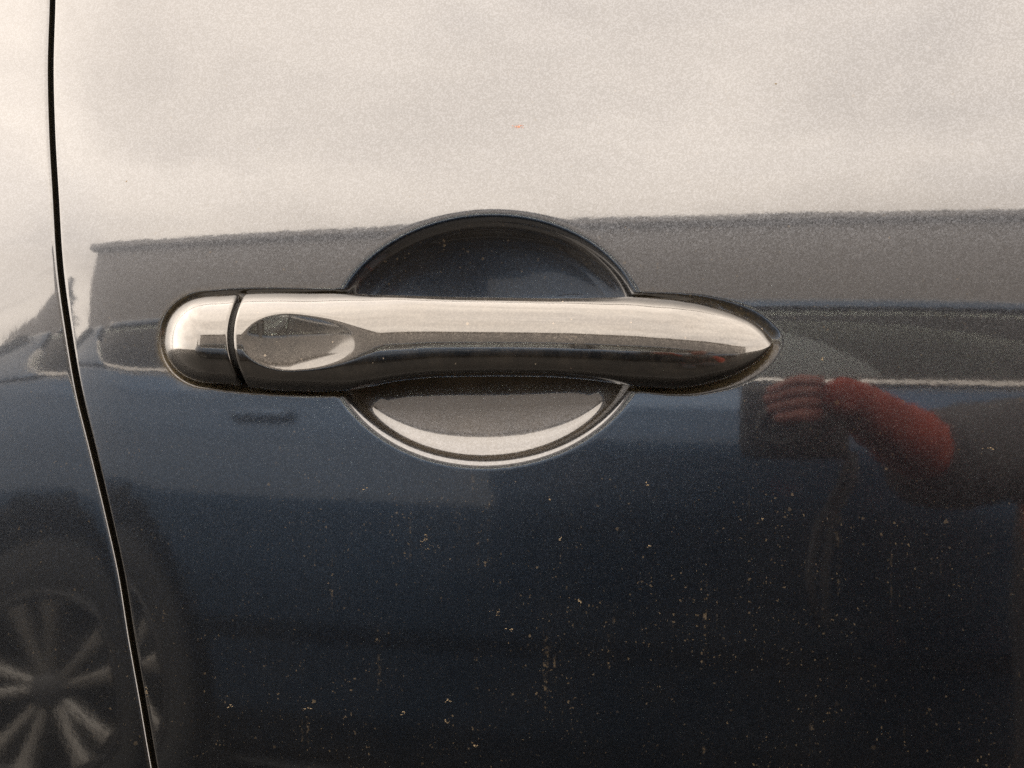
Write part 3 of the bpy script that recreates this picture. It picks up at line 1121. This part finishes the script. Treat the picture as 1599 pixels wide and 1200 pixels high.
wrist = CAM+RT*.048-FW*.052+Vector((0, 0, .020))
palm = CAM+RT*.022-FW*.054+Vector((0, 0, .026))
elbow = Vector((.240, -.60, .818))
shR = Vector((.385, -.80, .832))
shL = Vector((.70, -.93, .80))
pts = [(.56, -1.00, .26), (.55, -.98, .42), (.545, -.93, .60), (.543, -.90, .76), (.54, -.885, .86), (.53, -.865, .93), (.52, -.85, 1.03),
       shR, elbow, wrist, palm,
       shL, (.76, -.78, .58), (.68, -.60, .42), (.66, -.55, .36),
       (.48, -.96, .24), (.40, -.58, .14), (.47, -.98, .085), (.46, -1.08, .06),
       (.66, -.98, .24), (.70, -.58, .14), (.66, -1.0, .085), (.66, -1.10, .06)]
edges = [(0, 1), (1, 2), (2, 3), (3, 4), (4, 5), (5, 6), (3, 7), (7, 8), (8, 9), (9, 10), (3, 11), (11, 12), (12, 13), (13, 14),
         (0, 15), (15, 16), (16, 17), (17, 18), (0, 19), (19, 20), (20, 21), (21, 22)]
rad = [(.13, .11), (.12, .10), (.135, .10), (.12, .09), .055, .07, .085, (.04), .020, .020, (.024, .018), .055, .040, .027, .03,
       .09, .058, .04, .03, .09, .058, .04, .03]
skinned('body', pts, edges, rad, M_SKIN)
# fingers: four over the back and top of the camera, thumb underneath
for k, (L, a) in enumerate([(.030, .10), (.034, .0), (.031, -.05), (.024, -.1)]):
    b0 = palm+Vector((0, 0, .014-.011*k))+RT*(-.004)
    f = [b0, b0+FW*.022+RT*.006+UP*.004, b0+FW*(.046)-RT*.004+UP*(.004-.001*k), b0+FW*.050-RT*(.004+L*.8)-UP*(.012-.003*k)]
    skinned('finger', f, [(0, 1), (1, 2), (2, 3)], [.009, .0085, .008, .0065], M_SKIN)
b0 = palm+Vector((0, 0, -.012))
skinned('thumb', [b0, b0-FW*.006-RT*.012, b0-FW*.008-RT*.036], [(0, 1), (1, 2)], [.011, .0095, .008], M_SKIN)
# clothes
mid = (elbow+wrist)/2
skinned('sleeve', [wrist+(elbow-wrist)*-.22, wrist+(elbow-wrist)*.2+Vector((0, 0, .004)), mid+Vector((0, 0, .006)), elbow+(shR-elbow)*.12], [(0, 1), (1, 2), (2, 3)],
        [.025, .028, .032, .034], M_RED, fold=.018)
skinned('sleeve', [Vector((.675, -.59, .41)), Vector((.76, -.78, .58)), shL], [(0, 1), (1, 2)], [.04, .054, .066], M_RED)
skinned('vest', [(.558, -.995, .30), (.55, -.98, .42), (.545, -.93, .60), (.543, -.90, .77), (.54, -.885, .84), shR+Vector((.0, .0, .01)), elbow-(shR-elbow)*.10, shL, Vector((.72, -.88, .72))],
        [(0, 1), (1, 2), (2, 3), (3, 4), (3, 5), (5, 6), (3, 7), (7, 8)], [(.15, .13), (.145, .125), (.155, .125), (.14, .11), .075, .070, .052, .075, .062], M_VEST, fold=.012)
skinned('trousers', [(.56, -1.0, .28), (.48, -.96, .24), (.40, -.58, .145), (.47, -.96, .095), (.66, -.98, .24), (.70, -.58, .145), (.66, -.98, .095)],
        [(0, 1), (1, 2), (2, 3), (0, 4), (4, 5), (5, 6)], [(.15, .13), .105, .075, .055, .105, .075, .055], M_TROUSER)
for sx_ in (.465, .66):
    skinned('shoe', [(sx_, -1.02, .075), (sx_, -1.10, .06), (sx_, -1.19, .045)], [(0, 1), (1, 2)], [.045, .045, .035], M_SHOE)
skinned('hair', [(.52, -.87, 1.07), (.525, -.895, 1.03), (.53, -.91, .97)], [(0, 1), (1, 2)], [.088, .075, .05], M_HAIR)
# face: nose, ears, eyes, mouth
skinned('nose', [(.515, -.775, 1.035), (.513, -.760, 1.012)], [(0, 1)], [.010, .013], M_SKIN)
for e in (-1, 1):
    skinned('ear', [(.52+e*.083, -.86, 1.03), (.52+e*.087, -.862, 1.00)], [(0, 1)], [.014, .010], M_SKIN)
    bm = bmesh.new()
    bmesh.ops.create_uvsphere(bm, u_segments=16, v_segments=10, radius=.012)
    bm_obj('eye', bm, plain('eye', (.5, .48, .45), .2), person, loc=Vector((.517+e*.03, -.778, 1.042))-PO)
skinned('mouth', [(.495, -.776, .985), (.515, -.771, .984), (.535, -.776, .985)], [(0, 1), (1, 2)], [.005, .007, .005], plain('lips', (.4, .15, .12), .5))

# the compact camera, its lens front just behind the viewpoint
device = empty('compact_camera', 'small black compact camera held up in front of the door handle', 'camera', CAM-FW*.040)
device.rotation_euler = (0, 0, CAM_YAW)      # local x to the right, y towards the door
bm = bmesh.new()
box(bm, (.003, -.004, .006), (.086, .026, .070), .008, seg=3)
bm_obj('camera_body', bm, M_PLASTIC, device)
P = lathe([(.001, .020), (.012, .0205), (.0135, .030), (.017, .032), (.0185, .030), (.0185, .016), (.024, .014), (.025, .007)], 40)
link('lens_barrel', mesh_np('lens_barrel', P.reshape(-1, 3), grid_quads(8, 40, True)), M_PLASTIC, device)
bm = bmesh.new()
bmesh.ops.create_circle(bm, cap_ends=True, radius=.012, segments=32, matrix=Matrix.Translation((0, .0215, 0)) @ Matrix.Rotation(math.radians(-90), 4, 'X'))
bm_obj('lens_glass', bm, M_HOUSEGLASS, device)
bm = bmesh.new()
tube(bm, [(.030, -.004, .040), (.030, -.004, .045)], .008, 16)
bm_obj('shutter_button', bm, M_TRIM, device)
bm = bmesh.new()
tube(bm, [(.048, -.004, -.022), (.040, -.004, -.05), (.022, -.002, -.085), (.016, 0, -.12), (.024, 0, -.155), (.030, 0, -.150), (.028, -.001, -.115), (.034, -.004, -.075), (.050, -.004, -.045), (.050, -.006, -.022)], .0035, 8)
bm_obj('wrist_strap', bm, M_VEST, device)
